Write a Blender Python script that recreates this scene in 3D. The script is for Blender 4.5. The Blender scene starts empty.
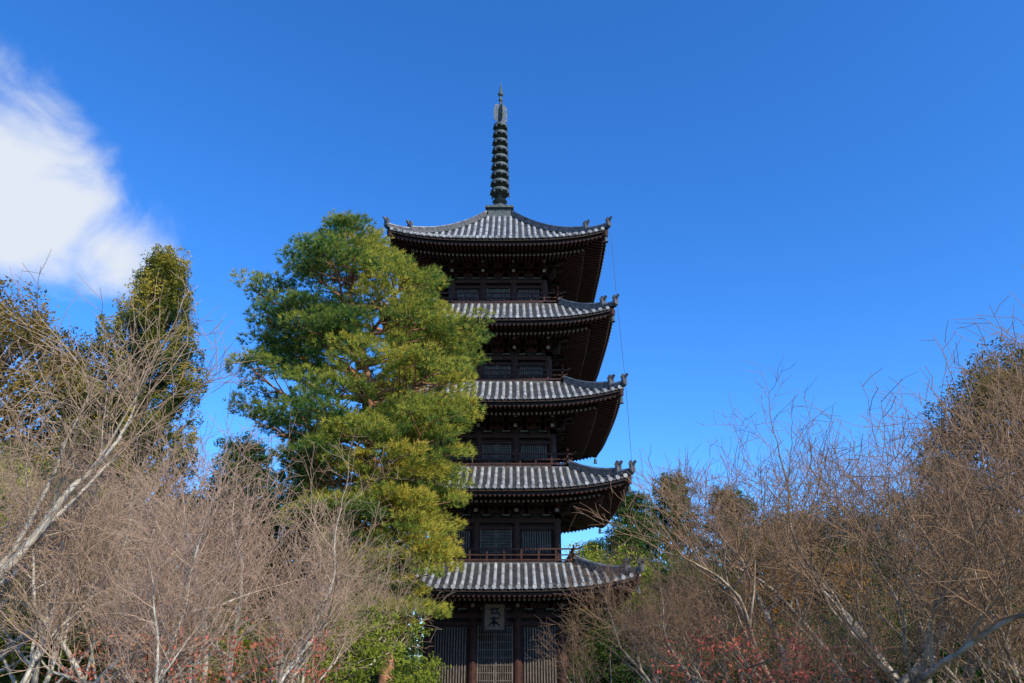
import bpy, math, random
import numpy as np
from mathutils import Vector
rng=np.random.default_rng(7)
random.seed(7)
D=38.0
def gz(y):
    t=min(1,max(0,(y+26)/14.0)); t=t*t*(3-2*t)
    return -1.0*t
COL=bpy.context.scene.collection
# ---------------------------------------------------------------- materials
def newmat(name):
    m=bpy.data.materials.new(name); m.use_nodes=True
    nt=m.node_tree; nt.nodes.clear()
    return m,nt,nt.nodes,nt.links
def simple(name,c1,c2,scale=3.0,rough=0.8,bump=0.0,stretch=(1,1,1),metal=0.0,detail=6):
    m,nt,N,L=newmat(name)
    o=N.new('ShaderNodeOutputMaterial'); p=N.new('ShaderNodeBsdfPrincipled')
    tc=N.new('ShaderNodeTexCoord'); mp=N.new('ShaderNodeMapping'); mp.inputs['Scale'].default_value=stretch
    no=N.new('ShaderNodeTexNoise'); no.inputs['Scale'].default_value=scale; no.inputs['Detail'].default_value=detail
    r=N.new('ShaderNodeValToRGB'); r.color_ramp.elements[0].position=.3; r.color_ramp.elements[1].position=.7
    r.color_ramp.elements[0].color=(*c1,1); r.color_ramp.elements[1].color=(*c2,1)
    L.new(tc.outputs['Object'],mp.inputs[0]); L.new(mp.outputs[0],no.inputs['Vector']); L.new(no.outputs[0],r.inputs[0])
    L.new(r.outputs[0],p.inputs['Base Color']); p.inputs['Roughness'].default_value=rough; p.inputs['Metallic'].default_value=metal
    p.inputs['Specular IOR Level'].default_value=.3
    if bump:
        b=N.new('ShaderNodeBump'); b.inputs['Strength'].default_value=bump; b.inputs['Distance'].default_value=.03
        L.new(no.outputs[0],b.inputs['Height']); L.new(b.outputs[0],p.inputs['Normal'])
    L.new(p.outputs[0],o.inputs[0]); return m
def leafmat(name,cols,transl=.3,rough=.6):
    m,nt,N,L=newmat(name)
    o=N.new('ShaderNodeOutputMaterial'); p=N.new('ShaderNodeBsdfDiffuse'); t=N.new('ShaderNodeBsdfTranslucent'); mx=N.new('ShaderNodeMixShader')
    a=N.new('ShaderNodeAttribute'); a.attribute_name='tint'
    r=N.new('ShaderNodeValToRGB')
    els=r.color_ramp.elements
    while len(els)<len(cols): els.new(.5)
    for i,c in enumerate(cols):
        els[i].position=i/(len(cols)-1); els[i].color=(*c,1)
    oi=N.new('ShaderNodeObjectInfo')
    ad=N.new('ShaderNodeMath'); ad.operation='MULTIPLY_ADD'; ad.inputs[1].default_value=.25; 
    sb=N.new('ShaderNodeMath'); sb.operation='SUBTRACT'; sb.inputs[1].default_value=.12
    L.new(oi.outputs['Random'],ad.inputs[0]); L.new(a.outputs['Fac'],ad.inputs[2]); L.new(ad.outputs[0],sb.inputs[0])
    L.new(sb.outputs[0],r.inputs[0])
    L.new(r.outputs[0],p.inputs['Color']); L.new(r.outputs[0],t.inputs['Color'])
    mx.inputs[0].default_value=transl
    L.new(p.outputs[0],mx.inputs[1]); L.new(t.outputs[0],mx.inputs[2]); L.new(mx.outputs[0],o.inputs[0]); return m
def barkmat(name,bark1,bark2,twig1,twig2):
    m,nt,N,L=newmat(name)
    o=N.new('ShaderNodeOutputMaterial'); p=N.new('ShaderNodeBsdfDiffuse')
    a=N.new('ShaderNodeAttribute'); a.attribute_name='tint'
    tc=N.new('ShaderNodeTexCoord'); no=N.new('ShaderNodeTexNoise'); no.inputs['Scale'].default_value=6; no.inputs['Detail'].default_value=4
    L.new(tc.outputs['Object'],no.inputs['Vector'])
    r1=N.new('ShaderNodeValToRGB'); r1.color_ramp.elements[0].color=(*bark1,1); r1.color_ramp.elements[1].color=(*bark2,1)
    r1.color_ramp.elements[0].position=.38; r1.color_ramp.elements[1].position=.62
    L.new(no.outputs[0],r1.inputs[0]); oi=N.new('ShaderNodeObjectInfo')
    r2=N.new('ShaderNodeValToRGB'); r2.color_ramp.elements[0].color=(*twig1,1); r2.color_ramp.elements[1].color=(*twig2,1)
    L.new(oi.outputs['Random'],r2.inputs[0])
    mx=N.new('ShaderNodeMix'); mx.data_type='RGBA'
    L.new(a.outputs['Fac'],mx.inputs[0]); L.new(r1.outputs[0],mx.inputs[6]); L.new(r2.outputs[0],mx.inputs[7])
    L.new(mx.outputs[2],p.inputs['Color'])
    L.new(p.outputs[0],o.inputs[0]); return m

M_wood=simple('dark_weathered_wood',(.014,.008,.006),(.038,.021,.014),4,.7,.3,(1,1,3))
M_wood2=simple('red_brown_wood',(.032,.012,.008),(.075,.029,.019),4,.7,.2)
M_end=simple('pale_beam_end',(.24,.20,.17),(.42,.37,.31),8)
M_plaster=simple('aged_plaster',(.14,.13,.115),(.32,.29,.26),5)
M_rib=simple('roof_tile_cover',(.12,.12,.116),(.44,.44,.425),2.2,.65,.2)  # cover tiles paler than the pans: their sunlit brightness is put into the colour
M_pan=simple('roof_tile_pan',(.022,.023,.025),(.06,.06,.06),3.0,.7,.2)  # near-black pans: the shadow in the troughs is painted into the colour
M_ridge=simple('ridge_tile',(.04,.042,.045),(.13,.13,.13),4,.7,.3)
M_bronze=simple('patina_bronze',(.04,.052,.05),(.13,.15,.14),6,.6,.1,metal=.2)
M_stone=simple('granite',(.2,.19,.175),(.34,.33,.3),6,.85,.3)
M_door=simple('door_wood',(.10,.08,.065),(.20,.165,.13),5,.7,.2)
M_plaque=simple('plaque_wood',(.17,.10,.055),(.27,.165,.095),6)
M_ink=simple('ink',(.01,.01,.01),(.02,.02,.02))
# ---------------------------------------------------------------- mesh helpers
def mk_mesh(name,parts,mats,smooth=True):
    nv=0;ls=0;Vs=[];Lp=[];St=[];MI=[];As=[]
    for V,F,mi,A in parts:
        if len(F)==0: continue
        k=F.shape[1]; Vs.append(V); Lp.append((F+nv).ravel()); St.append(ls+np.arange(len(F))*k)
        MI.append(np.full(len(F),mi)); As.append(A if A is not None else np.zeros(len(V)))
        ls+=F.size; nv+=len(V)
    V=np.concatenate(Vs).astype(np.float32); Lp=np.concatenate(Lp).astype(np.int32); St=np.concatenate(St).astype(np.int32)
    me=bpy.data.meshes.new(name)
    me.vertices.add(nv); me.vertices.foreach_set('co',V.ravel())
    me.loops.add(ls); me.loops.foreach_set('vertex_index',Lp)
    me.polygons.add(len(St)); me.polygons.foreach_set('loop_start',St)
    me.polygons.foreach_set('material_index',np.concatenate(MI).astype(np.int32))
    me.polygons.foreach_set('use_smooth',np.full(len(St),smooth))
    at=me.attributes.new('tint','FLOAT','POINT'); at.data.foreach_set('value',np.concatenate(As).astype(np.float32))
    for m in mats: me.materials.append(m)
    me.update(); me.validate()
    return me
def addobj(name,me,loc=(0,0,0),rotz=0,scale=1,parent=None):
    o=bpy.data.objects.new(name,me); COL.objects.link(o); o.location=loc; o.rotation_euler=(0,0,rotz)
    o.scale=(scale,)*3 if not hasattr(scale,'__len__') else scale
    if parent: o.parent=parent
    return o
def nrm(a): return a/np.maximum(np.linalg.norm(a,axis=-1,keepdims=True),1e-9)
def tubes(segs,k,mi=0):
    S=np.array(segs,dtype=float)   # p0(3) p1(3) r0 r1 tint
    if len(S)==0: return (np.zeros((0,3)),np.zeros((0,4),int),mi,np.zeros(0))
    P0=S[:,0:3];P1=S[:,3:6];d=nrm(P1-P0)
    P1=P1+d*S[:,7:8]*.3
    ref=np.where(np.abs(d[:,2:3])>.9,np.array([[1.,0,0]]),np.array([[0,0,1.]]))
    u=nrm(np.cross(d,ref));v=np.cross(d,u)
    a=np.arange(k)*2*math.pi/k
    ring=u[:,None,:]*np.cos(a)[None,:,None]+v[:,None,:]*np.sin(a)[None,:,None]
    V=np.concatenate([P0[:,None]+ring*S[:,6][:,None,None],P1[:,None]+ring*S[:,7][:,None,None]],axis=1)
    n=len(S); i=np.arange(k); j=(i+1)%k
    f=np.stack([i,j,j+k,i+k],1)
    F=(f[None]+(np.arange(n)*2*k)[:,None,None]).reshape(-1,4)
    return (V.reshape(-1,3),F,mi,np.repeat(S[:,8],2*k))
def split_tubes(segs,mi=0):
    S=np.array(segs,dtype=float); out=[]
    big=S[:,6]>.04; mid=(S[:,6]>.012)&~big; sm=~big&~mid
    for m,k in ((big,9),(mid,5),(sm,3)):
        if m.any(): out.append(tubes(S[m],k,mi))
    return out
# needles
def needles(C,Dr,tint,n,ln,w,spread,mi=1):
    m=len(C); c=np.repeat(C,n,0); d=nrm(np.repeat(Dr,n,0)+spread*rng.normal(size=(m*n,3)))
    side=nrm(np.cross(d,rng.normal(size=(m*n,3))))
    l=ln*rng.uniform(.7,1.2,(m*n,1))
    V=np.stack([c-side*w*.5+d*l*.15,c+side*w*.5+d*l*.15,c+d*l],1).reshape(-1,3)
    F=np.arange(m*n*3).reshape(-1,3)
    t=np.repeat(np.repeat(tint,n)+rng.normal(0,.06,m*n),3)
    return (V,F,mi,t)
def leaves(C,tint,size,mi=1,updir=.0):
    m=len(C); nr=nrm(rng.normal(size=(m,3))+np.array([0,0,updir])); a=nrm(np.cross(nr,rng.normal(size=(m,3)))); b=np.cross(nr,a)
    s=size*rng.uniform(.6,1.3,(m,1))
    V=np.stack([C-a*s,C-b*s*.45,C+a*s,C+b*s*.45],1).reshape(-1,3)
    F=np.arange(m*4).reshape(-1,4)
    return (V,F,mi,np.repeat(tint,4))
# ---------------------------------------------------------------- box builder (pagoda)
class B:
    def __init__(s): s.v=[];s.f=[];s.m=[]
    def hexa(s,p,mi=0):
        n=len(s.v); s.v+=[tuple(q) for q in p]
        for f in ((0,3,2,1),(4,5,6,7),(0,1,5,4),(1,2,6,5),(2,3,7,6),(3,0,4,7)):
            s.f.append([n+i for i in f]); s.m.append(mi)
    def box(s,x0,x1,y0,y1,z0,z1,mi=0):
        s.hexa([(x0,y0,z0),(x1,y0,z0),(x1,y1,z0),(x0,y1,z0),(x0,y0,z1),(x1,y0,z1),(x1,y1,z1),(x0,y1,z1)],mi)
    def beam(s,p,q,w,h,mi=0,top=0.0,ws=1.0):
        p=Vector(p);q=Vector(q);d=(q-p).normalized()
        sd=d.cross(Vector((0,0,1)));
        if sd.length<1e-3: sd=Vector((1,0,0))
        sd.normalize(); up=sd.cross(d)
        a=sd*w/2; t=up*(h*(0.5+top)); b=up*(h*(-0.5+top))
        s.hexa([p-a+b,p+a+b,q+a*ws+b,q-a*ws+b,p-a+t,p+a+t,q+a*ws+t,q-a*ws+t],mi)
    def lathe(s,prof,k=16,mi=0,c=(0,0),ax='z'):
        n=len(s.v)
        for r,z in prof:
            for i in range(k):
                a=2*math.pi*i/k
                if ax=='z': s.v.append((c[0]+r*math.cos(a),c[1]+r*math.sin(a),z))
                else: s.v.append((c[0]+r*math.cos(a),z,c[1]+r*math.sin(a)))
        for j in range(len(prof)-1):
            for i in range(k):
                i2=(i+1)%k
                s.f.append([n+j*k+i,n+j*k+i2,n+(j+1)*k+i2,n+(j+1)*k+i]); s.m.append(mi)
        s.f.append([n+i for i in range(k)][::-1]); s.m.append(mi)
        s.f.append([n+(len(prof)-1)*k+i for i in range(k)]); s.m.append(mi)
    def rot4(s,ks=(0,1,2,3)):
        """side geometry is built facing -Y ; replicate around"""
        V=s.v;Fc=s.f;Mi=s.m; s.v=[];s.f=[];s.m=[]
        for k in ks:
            n=len(s.v)
            for x,y,z in V:
                for _ in range(k): x,y=-y,x
                s.v.append((x,y,z))
            s.f+=[[n+i for i in f] for f in Fc]; s.m+=Mi
    def merge(s,o):
        n=len(s.v); s.v+=o.v; s.f+=[[n+i for i in f] for f in o.f]; s.m+=o.m
    def obj(s,name,mats,parent,smooth=False):
        me=bpy.data.meshes.new(name); me.from_pydata(s.v,[],s.f)
        for m in mats: me.materials.append(m)
        me.polygons.foreach_set('material_index',s.m)
        if smooth: me.polygons.foreach_set('use_smooth',[True]*len(me.polygons))
        me.update(); o=bpy.data.objects.new(name,me); COL.objects.link(o); o.parent=parent; return o

pag=bpy.data.objects.new('five_story_pagoda',None); COL.objects.link(pag); pag.location=(-.74,0,0)
#        W     zeave  utop  ztop   b    zfloor  a
tiers=[(6.05,4.20,3.62,5.36,2.95,-.30,.75),
       (5.95,8.36,3.48,9.76,2.82,5.42,.75),
       (5.85,12.46,3.36,14.08,2.70,9.84,.72),
       (5.70,16.62,3.22,18.46,2.58,14.16,.72),
       (5.60,21.10,0.80,25.40,2.46,18.54,.50)]
SL=.27
for ti,(W,ze,ut,zt,b,zf,a) in enumerate(tiers):
    lift=.55
    def zs(q,v): return ze+(zt-ze)*(a*v+(1-a)*v*v)+lift*abs(q)**3.2*max(0,1-v)**2
    # ---- roof tiles
    T=B(); nq=28; nvv=12
    n0=0
    for j in range(nvv+1):
        v=j/nvv; u=W+(ut-W)*v
        for i in range(nq+1):
            q=-1+2*i/nq; T.v.append((q*u,-u,zs(q,v)))
    for j in range(nvv):
        for i in range(nq):
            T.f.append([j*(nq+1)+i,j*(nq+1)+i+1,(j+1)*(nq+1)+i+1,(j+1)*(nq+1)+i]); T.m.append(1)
    sp=.335; r=.088; cnt=int((W-.12)/sp)
    for c in range(-cnt,cnt+1):
        x0=c*sp; vm=min(1,(W-abs(x0)-.02)/(W-ut)); ns=max(2,int(12*vm))
        n=len(T.v); K=6
        jr=random.uniform(-.012,.012)
        for j in range(ns+1):
            v=vm*j/ns; u=W+(ut-W)*v; q=x0/u if u>0 else 0
            q=max(-1,min(1,q)); z=zs(q,v)+random.uniform(-.008,.008)
            for i in range(K+1):
                th=math.pi*i/K
                T.v.append((x0+jr+r*math.cos(th),-u-(.03 if j==0 else 0),z-.03+1.25*r*math.sin(th)))
        for j in range(ns):
            for i in range(K):
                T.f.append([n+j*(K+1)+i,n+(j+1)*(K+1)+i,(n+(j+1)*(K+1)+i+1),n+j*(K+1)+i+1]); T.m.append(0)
        zc=zs(min(1,abs(x0)/W),0)
        T.lathe([(.092,-W-.05),(.098,-W-.06),(.098,-W+.05)],10,0,(x0+jr,zc-.0),ax='y')
    # pan tile lips between
    for c in range(-cnt,cnt):
        x0=(c+.5)*sp; zc=zs(min(1,abs(x0)/W),0)
        T.box(x0-.085,x0+.085,-W-.03,-W+.06,zc-.085,zc-.012,2)
    T.rot4()
    # hips
    H=B()
    pts=[]
    for j in range(15):
        v=j/14; u=W+(ut-W)*v; pts.append(Vector((u,-u,zs(1,v))))
    out=Vector((1,-1,0)).normalized()
    tip=pts[0]+out*.12+Vector((0,0,.06))
    for j in range(14):
        hgt=.18 if j<3 else .30
        H.beam(pts[j],pts[j+1]+(pts[j+1]-pts[j])*.05,.26,hgt,2,.45)
        H.beam(pts[j]+Vector((0,0,hgt*.95)),pts[j+1]+Vector((0,0,hgt*.95))+(pts[j+1]-pts[j])*.05,.17,.12,0,.2)
    H.beam(pts[0],tip,.24,.2,2,.45,.8)
    for jj,sc in ((0,.95),(3,1.1)):
        p=pts[jj]+Vector((0,0,.12*sc)); o=out
        H.beam(p+o*.02,p+o*.14,.30*sc,.32*sc,2,.4)
        H.beam(p+o*.10+Vector((0,0,.26*sc)),p+o*.30+Vector((0,0,.46*sc)),.12*sc,.10*sc,2,0,.6)
        H.beam(p-o*.02+Vector((0,0,.3*sc)),p+o*.06+Vector((0,0,.50*sc)),.22*sc,.1*sc,2,0,.3)
    H.rot4(); T.merge(H)
    if ut>1: # top flashing below balcony
        F=B(); F.box(-ut-.02,ut+.02,-ut-.02,-ut+.2,zt-.1,zt+.08,2); F.rot4(); T.merge(F)
    T.obj('roof_tiles_%d'%(ti+1),[M_rib,M_pan,M_ridge],pag)
    # ---- eaves woodwork
    E=B(); zo=ze-.09
    def zl(x,u,zb):
        q=min(1,abs(x)/max(u,.01)); k=max(0,(u-b)/(W-b)); return zb+lift*q**3.2*k**1.3
    ne=24
    for i in range(ne):
        qa=-1+2*i/ne;qb=-1+2*(i+1)/ne
        for (du,dz,w,h) in ((.07,-.13,.10,.13),(.22,-.27,.10,.13),(1.18,-.30,.14,.16)):
            u=W-du; E.beam((qa*u,-u,zl(qa*u,u,ze+dz)),(qb*u,-u,zl(qb*u,u,ze+dz)),w,h,0)
    # soffit board
    n=len(E.v); us=[W-.03,W-.6,W-1.2,W-1.9,b+.2,b-.1]
    for u in us:
        for i in range(ne+1):
            q=-1+2*i/ne; E.v.append((q*u,-u,zl(q*u,u,ze-.10+SL*(W-u)*.8)))
    for j in range(len(us)-1):
        for i in range(ne):
            E.f.append([n+j*(ne+1)+i,n+(j+1)*(ne+1)+i,n+(j+1)*(ne+1)+i+1,n+j*(ne+1)+i+1]); E.m.append(1)
    rs=.21; rc=int((W-.3)/rs)
    for c in range(-rc,rc+1):
        x=c*rs
        u0=W-.16; u1=max(abs(x)+.02,W-1.35)
        if u0>u1+.05: E.beam((x,-u0,zl(x,u0,ze-.34)),(x,-u1,zl(x,u1,ze-.34+.2*(u0-u1))),.09,.11,1)
        u0=W-1.1; u1=max(abs(x)+.02,b+.05)
        if u0>u1+.05:
            E.beam((x,-u0,zl(x,u0,ze-.42)),(x,-u1,zl(x,u1,ze-.42+SL*(u0-u1))),.10,.13,1)
            E.box(x-.045,x+.045,-u0-.012,-u0+.0,zl(x,u0,ze-.42)-.06,zl(x,u0,ze-.42)+.04,2)
    # hip rafters
    E.beam((W-.05,-W+.05,ze-.28+lift),(b,-b,ze-.35+SL*(W-b)),.22,.3,1)
    zb=ze-.40+SL*(W-b)-1.32   # bracket base
    step=.42
    cols=[-b,-b/3,b/3,b]
    for ci,x in enumerate(cols+[-2*b/3,0,2*b/3]):
        inter=ci>3
        E.box(x-.2,x+.2,-b-.2,-b+.1,zb,zb+.2,0)
        for j in range(3):
            if inter and j==2: continue
            u=b+step*(j+1); z=zb+.22+.36*j
            if not inter:
                E.beam((x,-b,z+.1),(x,-u-.2,z+.1),.17,.2,0); E.box(x-.075,x+.075,-u-.215,-u-.2,z+.02,z+.17,2)
            L=.55
            E.beam((x-L,-b-step*j-.09,z+.1),(x+L,-b-step*j-.09,z+.1),.14,.17,1)
            for e in (-L+.06,0,L-.06):
                E.box(x+e-.11,x+e+.11,-b-step*j-.2,-b-step*j+.02,z+.19,z+.34,1)
        if not inter:
            E.beam((x,-b+.1,zb+1.35),(x,-b-1.75,zb+.82),.18,.22,0)
            E.beam((x,-b-1.75,zb+.82),(x,-b-1.79,zb+.81),.16,.19,2)
            E.box(x-.13,x+.13,-b-1.65,-b-1.4,zb+.95,zb+1.12,1)
            E.beam((x-.55,-b-1.5,zb+1.17),(x+.55,-b-1.5,zb+1.17),.14,.14,0)
    # corner diagonals
    for j in range(3):
        E.beam((b,-b,zb+.32+.36*j),(b+step*(j+1)+.15,-b-step*(j+1)-.15,zb+.32+.36*j),.2,.22,0)
    E.beam((b,-b,zb+1.4),(b+1.8,-b-1.8,zb+.95),.22,.24,1)
    for j in range(3):
        u=b+step*(j+1)-.02; E.box(-u-.3,u+.3,-u-.06,-u+.06,zb+.42+.36*j+.12,zb+.42+.36*j+.24,0)
    E.box(-b-1.8,b+1.8,-b-1.58,-b-1.42,zb+1.26,zb+1.40,0)
    # plaster strips behind brackets
    for s0 in range(6):
        xx=-b+2*b*(s0+.5)/6; E.box(xx-.2,xx+.2,-b-.012,-b+.05,zb+.16,zb+.5,3)
    # ---- wall
    zw0=zf; zw1=zb
    E.box(-b+.02,b-.02,-b+.06,-b+.2,zw0,zb+1.4,0)
    for zz,h,pr in ((zw1-.10,.2,.12),(zw1-.42,.14,.08),(zw0+.12,.22,.14),(zw0+.75*(1 if ti==0 else .6),.1,.06)):
        E.box(-b-.1,b+.1,-b-pr-.06,-b+.05,zz-h/2,zz+h/2,1)
    E.rot4()
    for x in cols:
        for y in cols:
            if abs(x)>b-.01 or abs(y)>b-.01: E.lathe([(.2,zw0),(.2,zb)],12,1,(x,y))
    # bays
    Bp=B(); zt0=zw0+.24; zt1=zw1-.5
    for x0,x1,kind in ((-b+.2,-b/3-.2,'w'),(-b/3+.2,b/3-.2,'d'),(b/3+.2,b-.2,'w')):
        if kind=='d':
            xm=(x0+x1)/2
            for xa,xb in ((x0,xm-.015),(xm+.015,x1)):
                Bp.box(xa,xb,-b-.04,-b+.07,zt0,zt1,0)
                zm=zt0+(zt1-zt0)*.12
                nn=7
                for i in range(nn+1):
                    xx=xa+.04+(xb-xa-.08)*i/nn; Bp.box(xx-.014,xx+.014,-b-.075,-b-.04,zm,zt1-.05,4)
                for i in range(9):
                    zz=zm+(zt1-zm-.06)*i/8; Bp.box(xa+.02,xb-.02,-b-.09,-b-.075,zz-.016,zz+.016,4)
                Bp.box(xa,xa+.06,-b-.1,-b-.04,zt0,zt1,4); Bp.box(xb-.06,xb,-b-.1,-b-.04,zt0,zt1,4)
        else:
            Bp.box(x0,x1,-b-.0,-b+.07,zt0,zt1,0)
            z0=zt0+(.55 if ti==0 else .25)
            nn=12
            for i in range(nn):
                xx=x0+.06+(x1-x0-.12)*(i+.5)/nn; Bp.box(xx-.025,xx+.025,-b-.05,-b,z0,zt1-.06,4)
            Bp.box(x0,x1,-b-.07,-b,z0-.08,z0,0); Bp.box(x0,x1,-b-.07,-b,zt1-.06,zt1+.02,0)
    Bp.rot4(); E.merge(Bp)
    # balcony
    if ti>0:
        R=B(); w=b+.78; z=zf
        R.box(-w,w,-w,-b+.1,z-.02,z+.07,0)
        R.box(-w+.1,w-.1,-w+.1,-w+.25,z-.22,z-.02,0)
        nb=int(w*2/.42)
        for i in range(nb+1):
            xx=-w+.08+(2*w-.16)*i/nb; R.box(xx-.05,xx+.05,-w-.06,-w+.3,z-.16,z-.025,1)
        for zz,hh,ex in ((z+.14,.07,.1),(z+.36,.05,.15),(z+.62,.07,.32)):
            R.beam((-w-ex*.5,-w+.1,zz),(w+ex*.5,-w+.1,zz),.07,hh,1)
            for sx in (-1,1): R.beam((sx*(w+ex*.5-.02),-w+.1,zz),(sx*(w+ex),-w+.1,zz+ex*.35),.07,hh*.9,1)
        np_=9
        for i in range(np_+1):
            xx=-w+.1+(2*w-.2)*i/np_; R.box(xx-.04,xx+.04,-w+.07,-w+.13,z+.07,z+.59,1)
        R.rot4(); E.merge(R)
        # core between
        E.box(-b+.1,b-.1,-b+.1,b-.1,zf-1.2,zf-.05,0)
    E.obj('timber_storey_%d'%(ti+1),[M_wood,M_wood2,M_end,M_plaster,M_door],pag)
    # corner wind bells
    Wb=B()
    for sx in (-1,1):
        for sy in (-1,1):
            cx=sx*(W-.1);cy=sy*(W-.1);zz=ze+lift-.45
            Wb.lathe([(.012,zz+.1),(.012,zz-.05)],6,0,(cx,cy)); Wb.lathe([(.03,zz-.05),(.08,zz-.1),(.09,zz-.3),(.12,zz-.34)],10,0,(cx,cy))
    Wb.obj('wind_bells_%d'%(ti+1),[M_bronze],pag)

# spire
S=B(); z=25.30
S.box(-.85,.85,-.85,.85,z,z+.18); S.box(-.68,.68,-.68,.68,z+.18,z+.72); S.box(-.84,.84,-.84,.84,z+.72,z+.86)
z+=.86
S.lathe([(.55,z),(.54,z+.18),(.44,z+.38),(.25,z+.48),(.14,z+.5),(.14,z+.55),(.42,z+.72),(.46,z+.76),(.2,z+.78),(.1,z+.8)],20)
S.lathe([(.10,z+.5),(.08,z+6),(.05,z+8.6)],10)
for i in range(9):
    zz=27.5+.62*i; R0=.58-.017*i
    S.lathe([(R0-.07,zz),(R0,zz-.005),(R0+.015,zz+.07),(R0,zz+.17),(R0-.07,zz+.175),(R0-.075,zz+.09)],20)
    S.lathe([(.17,zz-.08),(.19,zz+.08),(.17,zz+.28)],10)
    for k in range(8):
        a=k*math.pi/4; S.beam((.1*math.cos(a),.1*math.sin(a),zz+.09),((R0-.04)*math.cos(a),(R0-.04)*math.sin(a),zz+.09),.05,.08)
        S.lathe([(.015,zz),(.045,zz-.06),(.055,zz-.15)],6,0,(R0*math.cos(a+.2),R0*math.sin(a+.2)))
for k in range(4):   # suien: upright openwork panels
    a=k*math.pi/2+.35
    ca,sa=math.cos(a),math.sin(a)
    W4=[.36,.42,.38,.43,.40,.42,.37,.38,.22]
    for i in range(9):
        zz=32.95+.155*i; w=W4[i]
        S.beam((.05*ca,.05*sa,zz),(w*ca,w*sa,zz+.12),.03,.075)
        if i<8: S.beam((w*ca,w*sa,zz+.12),(W4[i+1]*ca,W4[i+1]*sa,zz+.275),.035,.07)
    for i in range(8):
        zz=33.0+.155*i; S.beam((.18*ca,.18*sa,zz),(.22*ca,.22*sa,zz+.16),.03,.06)
def ball(zc,r): return [(r*math.sin(t),zc-r*math.cos(t)) for t in [math.pi*(i+.3)/8.6 for i in range(9)]]
S.lathe([(.07,34.1),(.06,35.3)],8)
S.lathe(ball(34.72,.14),12); S.lathe(ball(35.2,.18),12); S.lathe([(.12,35.32),(.06,35.7),(.015,36.2)],8)
S.obj('bronze_spire',[M_bronze],pag)
# lightning cable
Cb=B(); pts=[(5.75,-5.6,21.3),(5.85,-5.75,17.0),(5.98,-5.9,12.8),(6.02,-5.95,8.5)]
for p,q in zip(pts[:-1],pts[1:]): Cb.beam(p,q,.014,.014)
Cb.obj('lightning_cable',[M_bronze],pag)
# podium, steps, plaque
P=B(); P.box(-4.3,4.3,-4.3,4.3,-1.3,-.42); P.box(-4.42,4.42,-4.42,4.42,-.42,-.30)
for i in range(4): P.box(-1.4,1.4,-4.42-.32*(4-i),-4.3-.32*(3-i)-.1,-1.3,-1.0+.165*(i+1)-.0)
P.obj('stone_podium',[M_stone],pag)
Q=B()
y0=-4.25; 
Q.box(-.42,.42,y0,y0+.08,2.60,3.62,0)
Q.box(-.52,.52,y0-.05,y0+.03,3.62,3.72,1);Q.box(-.52,.52,y0-.05,y0+.03,2.5,2.6,1);Q.box(-.52,-.42,y0-.05,y0+.03,2.6,3.62,1);Q.box(.42,.52,y0-.05,y0+.03,2.6,3.62,1)
for (x0,z0,x1,z1) in ((-.22,3.42,.20,3.46),(-.05,3.5,-.16,3.2),(.02,3.45,.26,3.15),(-.12,3.28,.12,3.26),(-.2,3.05,.22,3.07),(-.02,3.14,-.04,2.72),(-.04,2.98,-.24,2.76),(-.02,2.98,.24,2.74),(-.12,2.86,.1,2.86)):
    Q.beam((x0,y0-.012,z0),(x1,y0-.012,z1+.001),.02,.06,2)
Q.obj('name_plaque',[M_plaque,M_wood,M_ink],pag)

# ---------------------------------------------------------------- ground
gm,nt,N,L=newmat('ground_soil_grass')
o=N.new('ShaderNodeOutputMaterial');p=N.new('ShaderNodeBsdfPrincipled');tc=N.new('ShaderNodeTexCoord')
n1=N.new('ShaderNodeTexNoise');n1.inputs['Scale'].default_value=.3;n1.inputs['Detail'].default_value=10
r=N.new('ShaderNodeValToRGB');r.color_ramp.elements[0].position=.35;r.color_ramp.elements[0].color=(.16,.12,.08,1);r.color_ramp.elements[1].position=.65;r.color_ramp.elements[1].color=(.06,.075,.03,1)
L.new(tc.outputs['Object'],n1.inputs['Vector']);L.new(n1.outputs[0],r.inputs[0]);L.new(r.outputs[0],p.inputs['Base Color']);p.inputs['Roughness'].default_value=.95
L.new(p.outputs[0],o.inputs[0])
xs=np.array([-1500,-400,-100,-50,-25,0,25,50,100,400,1500.]); ys=np.concatenate([[-1500,-400,-100,-40],np.arange(-26,-11,1),[0,30,60,120,400,1500.]])
V=np.array([(x,y,gz(y)) for y in ys for x in xs]); nx=len(xs)
F=np.array([(j*nx+i,j*nx+i+1,(j+1)*nx+i+1,(j+1)*nx+i) for j in range(len(ys)-1) for i in range(nx-1)])
addobj('ground',mk_mesh('ground',[(V,F,0,None)],[gm]))

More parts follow.
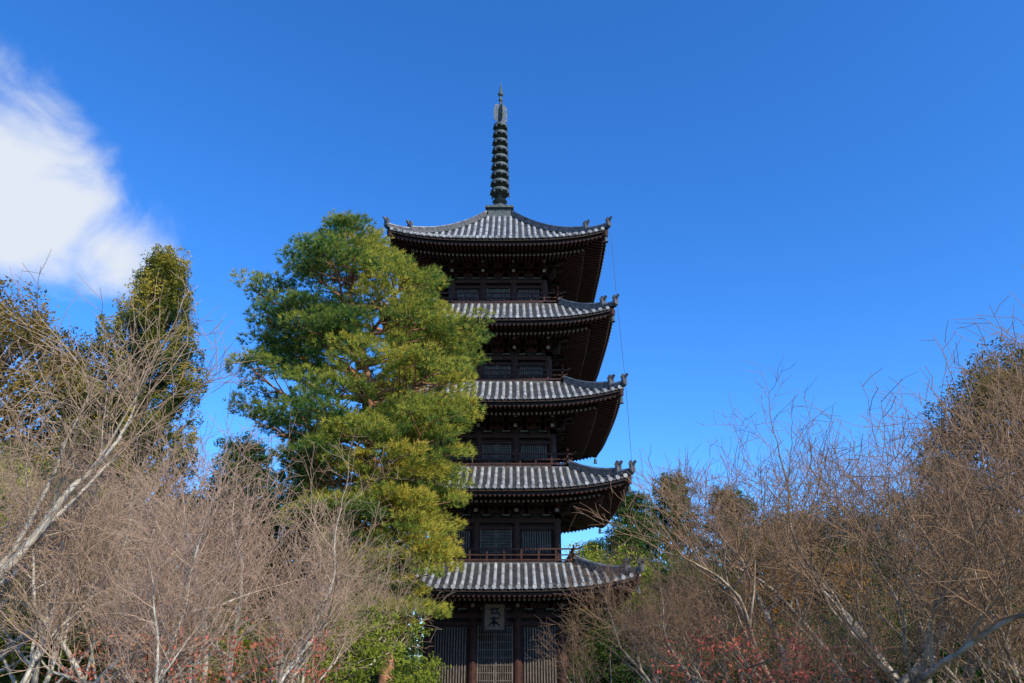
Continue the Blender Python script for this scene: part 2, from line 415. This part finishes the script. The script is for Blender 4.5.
# ---------------------------------------------------------------- trees
def rv(s): return Vector((random.gauss(0,s),random.gauss(0,s),random.gauss(0,s)))
def bare(seed,H,nst,spread=.45,dens=(5,5,5,3)):
    random.seed(seed); S=[]
    Ls=[H*.60,H*.46,H*.32,H*.18,H*.10]; ns=[10,8,6,4,2]; wig=[.11,.15,.18,.18,.2]; trop=[.02,.05,.06,.05,.02]
    def grow(p,d,L,r,lv,tipr):
        n=ns[lv]; pts=[p]; rr=[r]
        for i in range(n):
            d=(d+rv(wig[lv])+Vector((0,0,trop[lv]))).normalized()
            p2=p+d*L/n; r2=r*(1-(i+1)/n)+tipr*((i+1)/n); r1=r*(1-i/n)+tipr*(i/n)
            tint=min(1,max(0,1-(r1-.007)/.012))
            S.append((*p,*p2,r1,r2,tint)); p=p2; pts.append(p); rr.append(r2)
        if lv>=4: return
        nc=dens[lv]; t0=(.35,.2,.15,.2)[lv]
        for c in range(nc+(1 if lv<3 else 0)):
            f=(t0+(1-t0)*(c+random.random()*.9)/nc) if c<nc else 1.0
            f=min(f,.999)*n; i=int(f); fr=f-i; q=pts[i].lerp(pts[min(i+1,n)],fr); rad=rr[i]*(1-fr)+rr[min(i+1,n)]*fr
            dd=(pts[min(i+1,n)]-pts[i]).normalized()
            sd=dd.cross(rv(1)).normalized(); ang=random.uniform(.5,1.15) if c<nc else .15
            if lv<2 and sd.z<-.3: sd.z*=-.6
            nd=(dd*math.cos(ang)+sd*math.sin(ang)); nd.z+=.12
            sc=random.uniform(.5,1.15)*(1-.35*f/n)
            cr=max(.0034,rad*(.60 if c<nc else .95))
            grow(q,nd.normalized(),Ls[lv+1]*sc,cr,lv+1,max(.0024,cr*.35))
    for s in range(nst):
        a=2*math.pi*(s+random.random()*.6)/nst; sp=spread*random.uniform(.6,1.3)
        d=Vector((math.cos(a)*sp,math.sin(a)*sp,1)).normalized()
        grow(Vector((math.cos(a)*.14,math.sin(a)*.14,-.1)),d,Ls[0]*random.uniform(.8,1.1),H*.0125*random.uniform(.75,1.2),0,H*.006)
    return S
M_barkL=barkmat('cherry_bark_light',(.28,.25,.19),(.58,.53,.42),(.46,.30,.21),(.38,.27,.17))
M_barkR=barkmat('cherry_bark_brown',(.17,.13,.09),(.44,.37,.27),(.34,.205,.125),(.25,.16,.09))
specs=[(11,5,3,.6),(12,5,4,.8),(13,5,3,.5),(14,5,3,.8),(15,5,4,.5)]
MB=[]
for sd,H,nn,sp in specs:
    parts=split_tubes(bare(sd,H,nn,sp))
    allv=np.concatenate([p[0] for p in parts]); print('bare',sd,sum(len(p[1]) for p in parts),allv.min(0).round(1),allv.max(0).round(1),np.percentile(allv,97,axis=0).round(1))
    zt=np.percentile(allv[:,2],98)
    for p in parts: p[0][:]*=5.0/zt
    MB.append((mk_mesh('cherry_l%d'%sd,parts,[M_barkL]),mk_mesh('cherry_r%d'%sd,parts,[M_barkR])))
# x, distance, height of the crown top
left=[(-9.3,9.8,7.0,2),(-6.0,10,4.6,0),(-4.6,12,4.5,1),(-3.7,11,3.8,3),(-8.0,13.5,5.3,4),(-11,15,6.4,0),(-6.6,15.5,5.3,3),
      (-3.5,9.0,3.0,4)]
right=[(3.0,18,3.2,0),(3.8,15,3.8,1),(4.8,12.4,4.9,2),(6.1,11.3,5.4,3),(8.1,11.2,5.1,0),(10,13,5.8,1),(3.5,12,3.0,3),
       (7.6,15,6.5,2),(5.3,8.2,3.3,4)]
def treeh(lst,mi):
    for i,(x,d,H,k) in enumerate(lst):
        s=H/5.0; addobj('bare_cherry_tree',MB[k][mi],(x,d-D,gz(d-D)),i*(1.7+mi*.6)+.9*mi,(s,s,s))
treeh(left,0); treeh(right,1)

# ---- pine
def interp(tab,z): 
    zz=[t[0] for t in tab]; return [float(np.interp(z,zz,[t[k] for t in tab])) for k in range(1,len(tab[0]))]
M_pineb=barkmat('red_pine_bark',(.18,.09,.055),(.42,.21,.11),(.2,.12,.07),(.2,.12,.07))
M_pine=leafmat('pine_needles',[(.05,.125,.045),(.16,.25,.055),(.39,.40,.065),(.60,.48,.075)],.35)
def pine():
    random.seed(5)
    ext=[(2.6,-4.8,-2.7),(3.2,-5.0,-2.4),(4.6,-5.6,-1.8),(6.2,-6.8,-1.4),(7.9,-8.5,-1.3),(9.6,-9.6,-.8),(11.4,-9.7,-.8),(13.2,-9.5,-2.0),(14.4,-8.9,-2.9),(15.3,-7.7,-4.3),(16.6,-6.5,-5.2),(17.2,-6.1,-5.7)]
    trk=[(-1,-3.75),(0,-3.8),(3,-4.0),(6,-4.3),(9.6,-4.9),(11.4,-5.4),(14,-5.8),(17,-5.9)]
    S=[];C=[];Dn=[];Tn=[]
    zz=np.linspace(-1,16.6,30); P=[Vector((interp(trk,z)[0]+.12*math.sin(z*1.3),.25*math.sin(z*.7),z)) for z in zz]
    for i in range(29):
        r0=.27*(1-i/31)**.8;r1=.27*(1-(i+1)/31)**.8; S.append((*P[i],*P[i+1],r0,r1,0))
    def pad(c,R,dr,base):
        n=int(105*R*R)+14
        for _ in range(n):
            a=random.random()*6.283; rr=R*math.sqrt(random.random()); h=(1-(rr/R)**2)**.5
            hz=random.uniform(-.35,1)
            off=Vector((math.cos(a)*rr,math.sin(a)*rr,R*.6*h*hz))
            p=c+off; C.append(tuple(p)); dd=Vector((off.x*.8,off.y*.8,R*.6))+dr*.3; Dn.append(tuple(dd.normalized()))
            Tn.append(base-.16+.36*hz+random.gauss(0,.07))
    nl=94
    for i in range(nl):
        f=(i+.5)/nl; z=3.0+13.2*f**.95; a=i*2.39996+random.gauss(0,.25)
        xl,xr=interp(ext,z+.35); tx=interp(trk,z)[0]
        ca,sa=math.cos(a),math.sin(a); side=(xr-tx) if ca>0 else (tx-xl)
        yr=min(3.6,.5*(xr-xl))*.85
        L=1/math.sqrt((ca/max(side,.4))**2+(sa/max(yr,.5))**2)*random.uniform(.68,1.06)
        p=Vector((tx,.25*math.sin(z*.7),z-.25*L)); d=Vector((ca,sa,.35)).normalized(); n=7; r=.035+.018*L
        pts=[p]
        for s in range(n):
            d=(d+rv(.13)+Vector((0,0,-.06 if s<3 else .09))).normalized(); q=p+d*L/n*1.03
            S.append((*p,*q,r*(1-s/(n+1)),r*(1-(s+1)/(n+1)),.0)); p=q; pts.append(p)
        base=.38+.28*(ca>0)+ (.3 if z<8.5 else 0)*random.random()+random.gauss(0,.12)  # right-hand limbs tinted yellower, painting in the sun on that side
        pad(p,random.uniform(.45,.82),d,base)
        ns=max(2,int(L*2.6))
        for k in range(ns):
            t=.36+.61*k/ns; ii=int(t*n); q=pts[ii].lerp(pts[min(ii+1,n)],t*n-ii)
            sgn=1 if k%2 else -1
            dd=(Vector((ca,sa,0))*.6+Vector((-sa,ca,0))*sgn*random.uniform(.6,1.1)+Vector((0,0,random.uniform(.1,.4)))).normalized()
            l=L*.38*(1.15-t*.6)*random.uniform(.7,1.2)+.2; m=q+dd*l*.5+rv(.05); e=m+(dd+Vector((0,0,.2)))*l*.5
            S.append((*q,*m,.03,.022,.2));S.append((*m,*e,.022,.012,.3))
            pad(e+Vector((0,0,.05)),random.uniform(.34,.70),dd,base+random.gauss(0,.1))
    # leader
    pad(P[-1],.38,Vector((0,0,1)),.4); pad(P[-3]+Vector((.2,0,0)),.5,Vector((0,0,1)),.4)
    # lower dense skirt on the pagoda side
    for i in range(100):
        z=random.uniform(2.2,9.8); xl,xr=interp(ext,z); tx=interp(trk,z)[0]; x=random.uniform(max(xl,tx-1.9),xr-.2); y=random.uniform(-1.9,.6)
        e=Vector((x,y,z)); q=Vector((tx,.1,z-.5)); m=q.lerp(e,.5)+Vector((0,0,.1)); S.append((*q,*m,.04,.03,.1)); S.append((*m,*e,.03,.015,.2))
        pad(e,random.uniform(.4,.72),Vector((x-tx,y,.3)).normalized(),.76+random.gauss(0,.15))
    print('tufts',len(C))
    C=np.array(C)+rng.normal(0,.03,(len(C),3)); parts=split_tubes(S,0)
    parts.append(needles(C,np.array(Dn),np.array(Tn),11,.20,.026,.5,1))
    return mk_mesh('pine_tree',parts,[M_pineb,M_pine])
addobj('pine_tree',pine(),(0,24-D,0))

# ---- generic leafy / conifer trees
M_barkD=barkmat('dark_bark',(.10,.075,.05),(.2,.16,.12),(.16,.12,.08),(.16,.12,.08))
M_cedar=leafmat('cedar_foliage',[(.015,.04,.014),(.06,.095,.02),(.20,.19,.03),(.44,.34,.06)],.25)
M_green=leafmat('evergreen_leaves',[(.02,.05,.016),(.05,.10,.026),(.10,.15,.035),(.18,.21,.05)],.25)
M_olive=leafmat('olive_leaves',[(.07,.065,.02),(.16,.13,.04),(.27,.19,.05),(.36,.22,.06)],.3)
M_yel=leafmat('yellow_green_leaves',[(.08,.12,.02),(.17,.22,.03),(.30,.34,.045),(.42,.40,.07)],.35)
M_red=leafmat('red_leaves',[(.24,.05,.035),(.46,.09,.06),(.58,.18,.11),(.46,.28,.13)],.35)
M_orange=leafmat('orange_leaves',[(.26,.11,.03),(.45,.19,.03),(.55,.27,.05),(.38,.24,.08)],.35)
def leafy(seed,H,R,prof,ncl,lpc,ls,cr,mat,flat=.75,z0=.15,updroop=0.0,base=.4,trunk=.02,var=.15,vert=.25,lean=.02):
    random.seed(seed); S=[];C=[];Tn=[]
    n=14; P=[Vector((lean*H*math.sin(i*.7+seed)*(i/n),lean*H*math.cos(i*.6+seed)*(i/n),H*.95*i/n-.3*(i==0))) for i in range(n+1)]
    for i in range(n): S.append((*P[i],*P[i+1],H*trunk*(1-i/(n+1.)),H*trunk*(1-(i+1)/(n+1.)),0))
    for c in range(ncl):
        f=z0+(1-z0)*((c+.5)/ncl)**.85*.985; a=c*2.39996+random.gauss(0,.3); rad=R*prof(f)*random.choice([.98,.9,.75,1.06,.5])
        tz=f*H; i=min(n,max(0,int((f-.12)*n/.95))); q=P[i]
        ctr=P[min(n,int(f*n/.95))] if f<.95 else P[n]
        cen=Vector((ctr.x+math.cos(a)*rad,ctr.y+math.sin(a)*rad,tz))
        m=q.lerp(cen,.5)+Vector((0,0,-.05*rad)); S.append((*q,*m,.012*H*.5,.008*H*.5,.1)); S.append((*m,*cen,.008*H*.5,.004*H*.5,.2))
        crr=cr*random.uniform(.6,1.3); bt=base+random.gauss(0,var)
        k=int(lpc*(crr/cr)**2)
        u=rng.normal(size=(k,3)); u=nrm(u)*(rng.random((k,1))**.33); u[:,2]*=flat
        if updroop: u[:,2]+=updroop*(u[:,0]*math.cos(a)+u[:,1]*math.sin(a))
        w=np.sin(u*5+c)*.16+.12*np.sin(u[:,[1,2,0]]*11+c)
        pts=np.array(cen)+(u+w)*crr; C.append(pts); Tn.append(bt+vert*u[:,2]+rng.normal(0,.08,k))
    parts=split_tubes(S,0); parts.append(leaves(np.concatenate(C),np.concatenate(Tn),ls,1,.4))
    return mk_mesh('tree%d'%seed,parts,[M_barkD,mat])
cone=lambda f: min(1,((1-f)*2.3)**.75+.04)*(.90+.10*math.sin(f*19))
roundp=lambda f: math.sqrt(max(.02,1-((f-.55)/.47)**2))
me_cedar=leafy(31,19.0,2.75,cone,230,560,.058,.55,M_cedar,1.15,.12,0,.42,.02,.2,.3,.006)
me_pineB=leafy(32,14,3.2,lambda f:min(1,(1-f)*1.6+.15),95,600,.075,.85,M_green,.5,.25,.15,.4,.014)
me_ever=leafy(33,12,4,roundp,110,700,.07,1.05,M_green,.8,.12,0,.4)
me_olive=leafy(34,14,4.2,roundp,120,700,.07,1.0,M_olive,.8,.15,0,.45)
me_yel=leafy(35,5,2.2,roundp,50,420,.06,.62,M_yel,.8,.12,0,.5)
me_shr=leafy(36,2.2,1.5,roundp,40,520,.035,.42,M_yel,.8,.08,0,.4)
me_red=leafy(37,2.0,1.3,roundp,24,85,.030,.45,M_red,.8,.3,0,.5)
me_org=leafy(38,6,2.4,roundp,40,220,.06,.7,M_orange,.7,.2,0,.5)
me_gsh=leafy(39,2.6,1.9,roundp,40,480,.045,.55,M_green,.8,.08,0,.3)
def put(name,me,x,d,s=1,rz=None,dz=0):
    y=d-D; addobj(name,me,(x,y,gz(y)+dz),random.uniform(0,6.28) if rz is None else rz,s)
random.seed(99)
put('cedar_tree',me_cedar,-16.0,30,1.04,.4)
put('olive_leaved_tree',me_olive,-22.8,30,1.2)
put('evergreen_pine_tree',me_pineB,-19.0,33,1.0)
put('evergreen_pine_tree',me_pineB,-12.4,34,.85)
put('evergreen_pine_tree',me_pineB,-9.8,36,.85)
put('evergreen_broadleaf_tree',me_ever,-19,27,.8)
put('evergreen_broadleaf_tree',me_ever,-11.5,29,.7)
put('evergreen_broadleaf_tree',me_ever,-15.5,25,.65)
put('olive_leaved_tree',me_olive,-8.0,31,.58)
for x,d,s in ((-12.6,18,1.15),(-14,21,1.3),(-9.6,22,.9),(-16.5,23,1.4)): put('yellow_green_shrub',me_yel,x,d,s)
# right
put('evergreen_pine_tree',me_pineB,9.0,56,1.0); put('evergreen_pine_tree',me_pineB,13,60,1.15); put('evergreen_pine_tree',me_pineB,17,58,1.05); put('evergreen_pine_tree',me_pineB,7.2,48,.72)
put('evergreen_pine_tree',me_pineB,5.4,52,.70); put('yellow_green_shrub',me_yel,5.2,46,1.6)
put('evergreen_broadleaf_tree',me_ever,21,50,.95); put('olive_leaved_tree',me_olive,16,44,.72)
put('olive_leaved_tree',me_olive,25.0,34,1.1);put('olive_leaved_tree',me_olive,29,38,1.3);put('evergreen_broadleaf_tree',me_ever,20,36,.8)
put('olive_leaved_tree',me_olive,12.5,36,.55);put('evergreen_broadleaf_tree',me_ever,9.5,40,.6);put('evergreen_broadleaf_tree',me_ever,15,33,.6)
put('orange_maple_tree',me_org,12.3,30,1.05);put('orange_maple_tree',me_org,15.5,27,.95)
put('clipped_shrub',me_shr,-3.1,15,1.1); put('clipped_shrub',me_shr,-4.6,16,1.0)
for x,d,s in ((-4.2,9.2,.9),(-2.9,9.8,.9),(2.8,9.5,.9),(-8.8,17,1.0),(5.4,15.5,.9),(3.7,10.5,.85)): put('red_leaved_shrub',me_red,x,d,s)
for x,d,s in ((-9,24,1.2),(-12,26,1.4),(-7,25,1.1),(-5.6,28,1.2),(8,26,1.2),(11,24,1.4),(14,22,1.4),(6.5,30,1.0),(-16,19,1.3),(17,26,1.6),(9,32,1.2),(-6.6,20,1.0),(-9.5,20,1.2),(8,21,1.1),(5.5,24,1.0),(-6,40,1.6),(5.5,42,1.6),(-8.5,41,1.7),(8,43,1.7),(-11.5,15,.9),(11,18,1.2)): put('evergreen_shrub',me_gsh,x,d,s)
# distant woods, one mesh object built of many crowns
def woods():
    C=[];Tn=[];random.seed(4)
    for i in range(280):
        a=random.uniform(-1.25,1.25) ; d=random.uniform(62,110); x=math.tan(a)*d if abs(a)<1 else math.copysign(random.uniform(60,150),a)
        h=random.uniform(7,10.5); k=650; R=random.uniform(3,4.5)
        u=nrm(rng.normal(size=(k,3)))*(rng.random((k,1))**.2); w=np.sin(u*6+i)*.2
        p=(u+w)*np.array([R,R,h*.5])+np.array([x,d-D,h*.5-1]); C.append(p); Tn.append(.35+.25*random.random()+.2*u[:,2]+rng.normal(0,.07,k))
    return mk_mesh('distant_woods',[leaves(np.concatenate(C),np.concatenate(Tn),.35,0,.4)],[M_green])
addobj('distant_woods',woods())

# ---------------------------------------------------------------- light & sky
el=math.radians(35); az=math.radians(50)
sd=Vector((math.cos(el)*math.cos(az),-math.cos(el)*math.sin(az),math.sin(el)))
su=bpy.data.lights.new('sun','SUN'); su.energy=5.0; su.angle=math.radians(.5); su.color=(1,.91,.75)
so=bpy.data.objects.new('sun',su); COL.objects.link(so); so.rotation_euler=sd.to_track_quat('Z','Y').to_euler()
w=bpy.data.worlds.new('World'); bpy.context.scene.world=w; w.use_nodes=True; nt=w.node_tree; N=nt.nodes; L=nt.links; N.clear()
out=N.new('ShaderNodeOutputWorld'); bg=N.new('ShaderNodeBackground'); sk=N.new('ShaderNodeTexSky'); sk.sky_type='NISHITA'; sk.sun_disc=False
sk.sun_elevation=el; sk.sun_rotation=math.atan2(sd.x,sd.y); sk.dust_density=.3; sk.ozone_density=3.0; sk.air_density=1.0
STR=.15
bg.inputs['Strength'].default_value=STR
tint=N.new('ShaderNodeMix'); tint.data_type='RGBA'; tint.blend_type='MULTIPLY'; tint.inputs[0].default_value=1; tint.inputs[7].default_value=(.84,1.24,1.84,1)
hs=N.new('ShaderNodeHueSaturation'); hs.inputs['Saturation'].default_value=1.09
L.new(sk.outputs[0],tint.inputs[6]); L.new(tint.outputs[2],hs.inputs['Color'])
tc=N.new('ShaderNodeTexCoord')
def math_(op,a,b=None,c=None):
    m=N.new('ShaderNodeMath'); m.operation=op
    for i,vv in enumerate((a,b,c)):
        if vv is None: continue
        if isinstance(vv,(int,float)): m.inputs[i].default_value=vv
        else: L.new(vv,m.inputs[i])
    return m.outputs[0]
def blob(c,r):
    vm=N.new('ShaderNodeVectorMath'); vm.operation='DISTANCE'; L.new(tc.outputs['Generated'],vm.inputs[0]); vm.inputs[1].default_value=c
    return math_('SUBTRACT',1.0,math_('DIVIDE',vm.outputs['Value'],r))
b1=blob((-.570,.660,.488),.12); b2=blob((-.528,.718,.452),.11); b3=blob((-.478,.760,.440),.08)
mxb=math_('MAXIMUM',math_('MAXIMUM',b1,b2),b3)
nz=N.new('ShaderNodeTexNoise'); nz.inputs['Scale'].default_value=9; nz.inputs['Detail'].default_value=10; nz.inputs['Roughness'].default_value=.58; nz.inputs['Distortion'].default_value=.4; L.new(tc.outputs['Generated'],nz.inputs['Vector'])
den=math_('ADD',mxb,math_('MULTIPLY',math_('SUBTRACT',nz.outputs[0],.49),1.9))
mr=N.new('ShaderNodeMapRange'); mr.interpolation_type='SMOOTHSTEP'; L.new(den,mr.inputs[0]); mr.inputs[1].default_value=-.1; mr.inputs[2].default_value=.8
gate=N.new('ShaderNodeMapRange'); gate.interpolation_type='SMOOTHSTEP'; L.new(mxb,gate.inputs[0]); gate.inputs[1].default_value=-.35; gate.inputs[2].default_value=.2
fac=math_('MULTIPLY',mr.outputs[0],gate.outputs[0])
cm=N.new('ShaderNodeMix'); cm.data_type='RGBA'; L.new(fac,cm.inputs[0]); L.new(hs.outputs[0],cm.inputs[6]); cm.inputs[7].default_value=(.76/STR,.82/STR,.92/STR,1)
L.new(cm.outputs[2],bg.inputs[0]); L.new(bg.outputs[0],out.inputs[0])
# ---------------------------------------------------------------- camera
cd=bpy.data.cameras.new('camera'); co=bpy.data.objects.new('camera',cd); COL.objects.link(co)
cd.lens=26.0; cd.sensor_width=36; cd.clip_end=5000; cd.clip_start=.1
co.location=(0,-D,1.6); co.rotation_euler=(math.radians(90+23),0,0)
sc=bpy.context.scene; sc.camera=co
sc.view_settings.view_transform='Standard'; sc.view_settings.look='None'; sc.view_settings.exposure=0
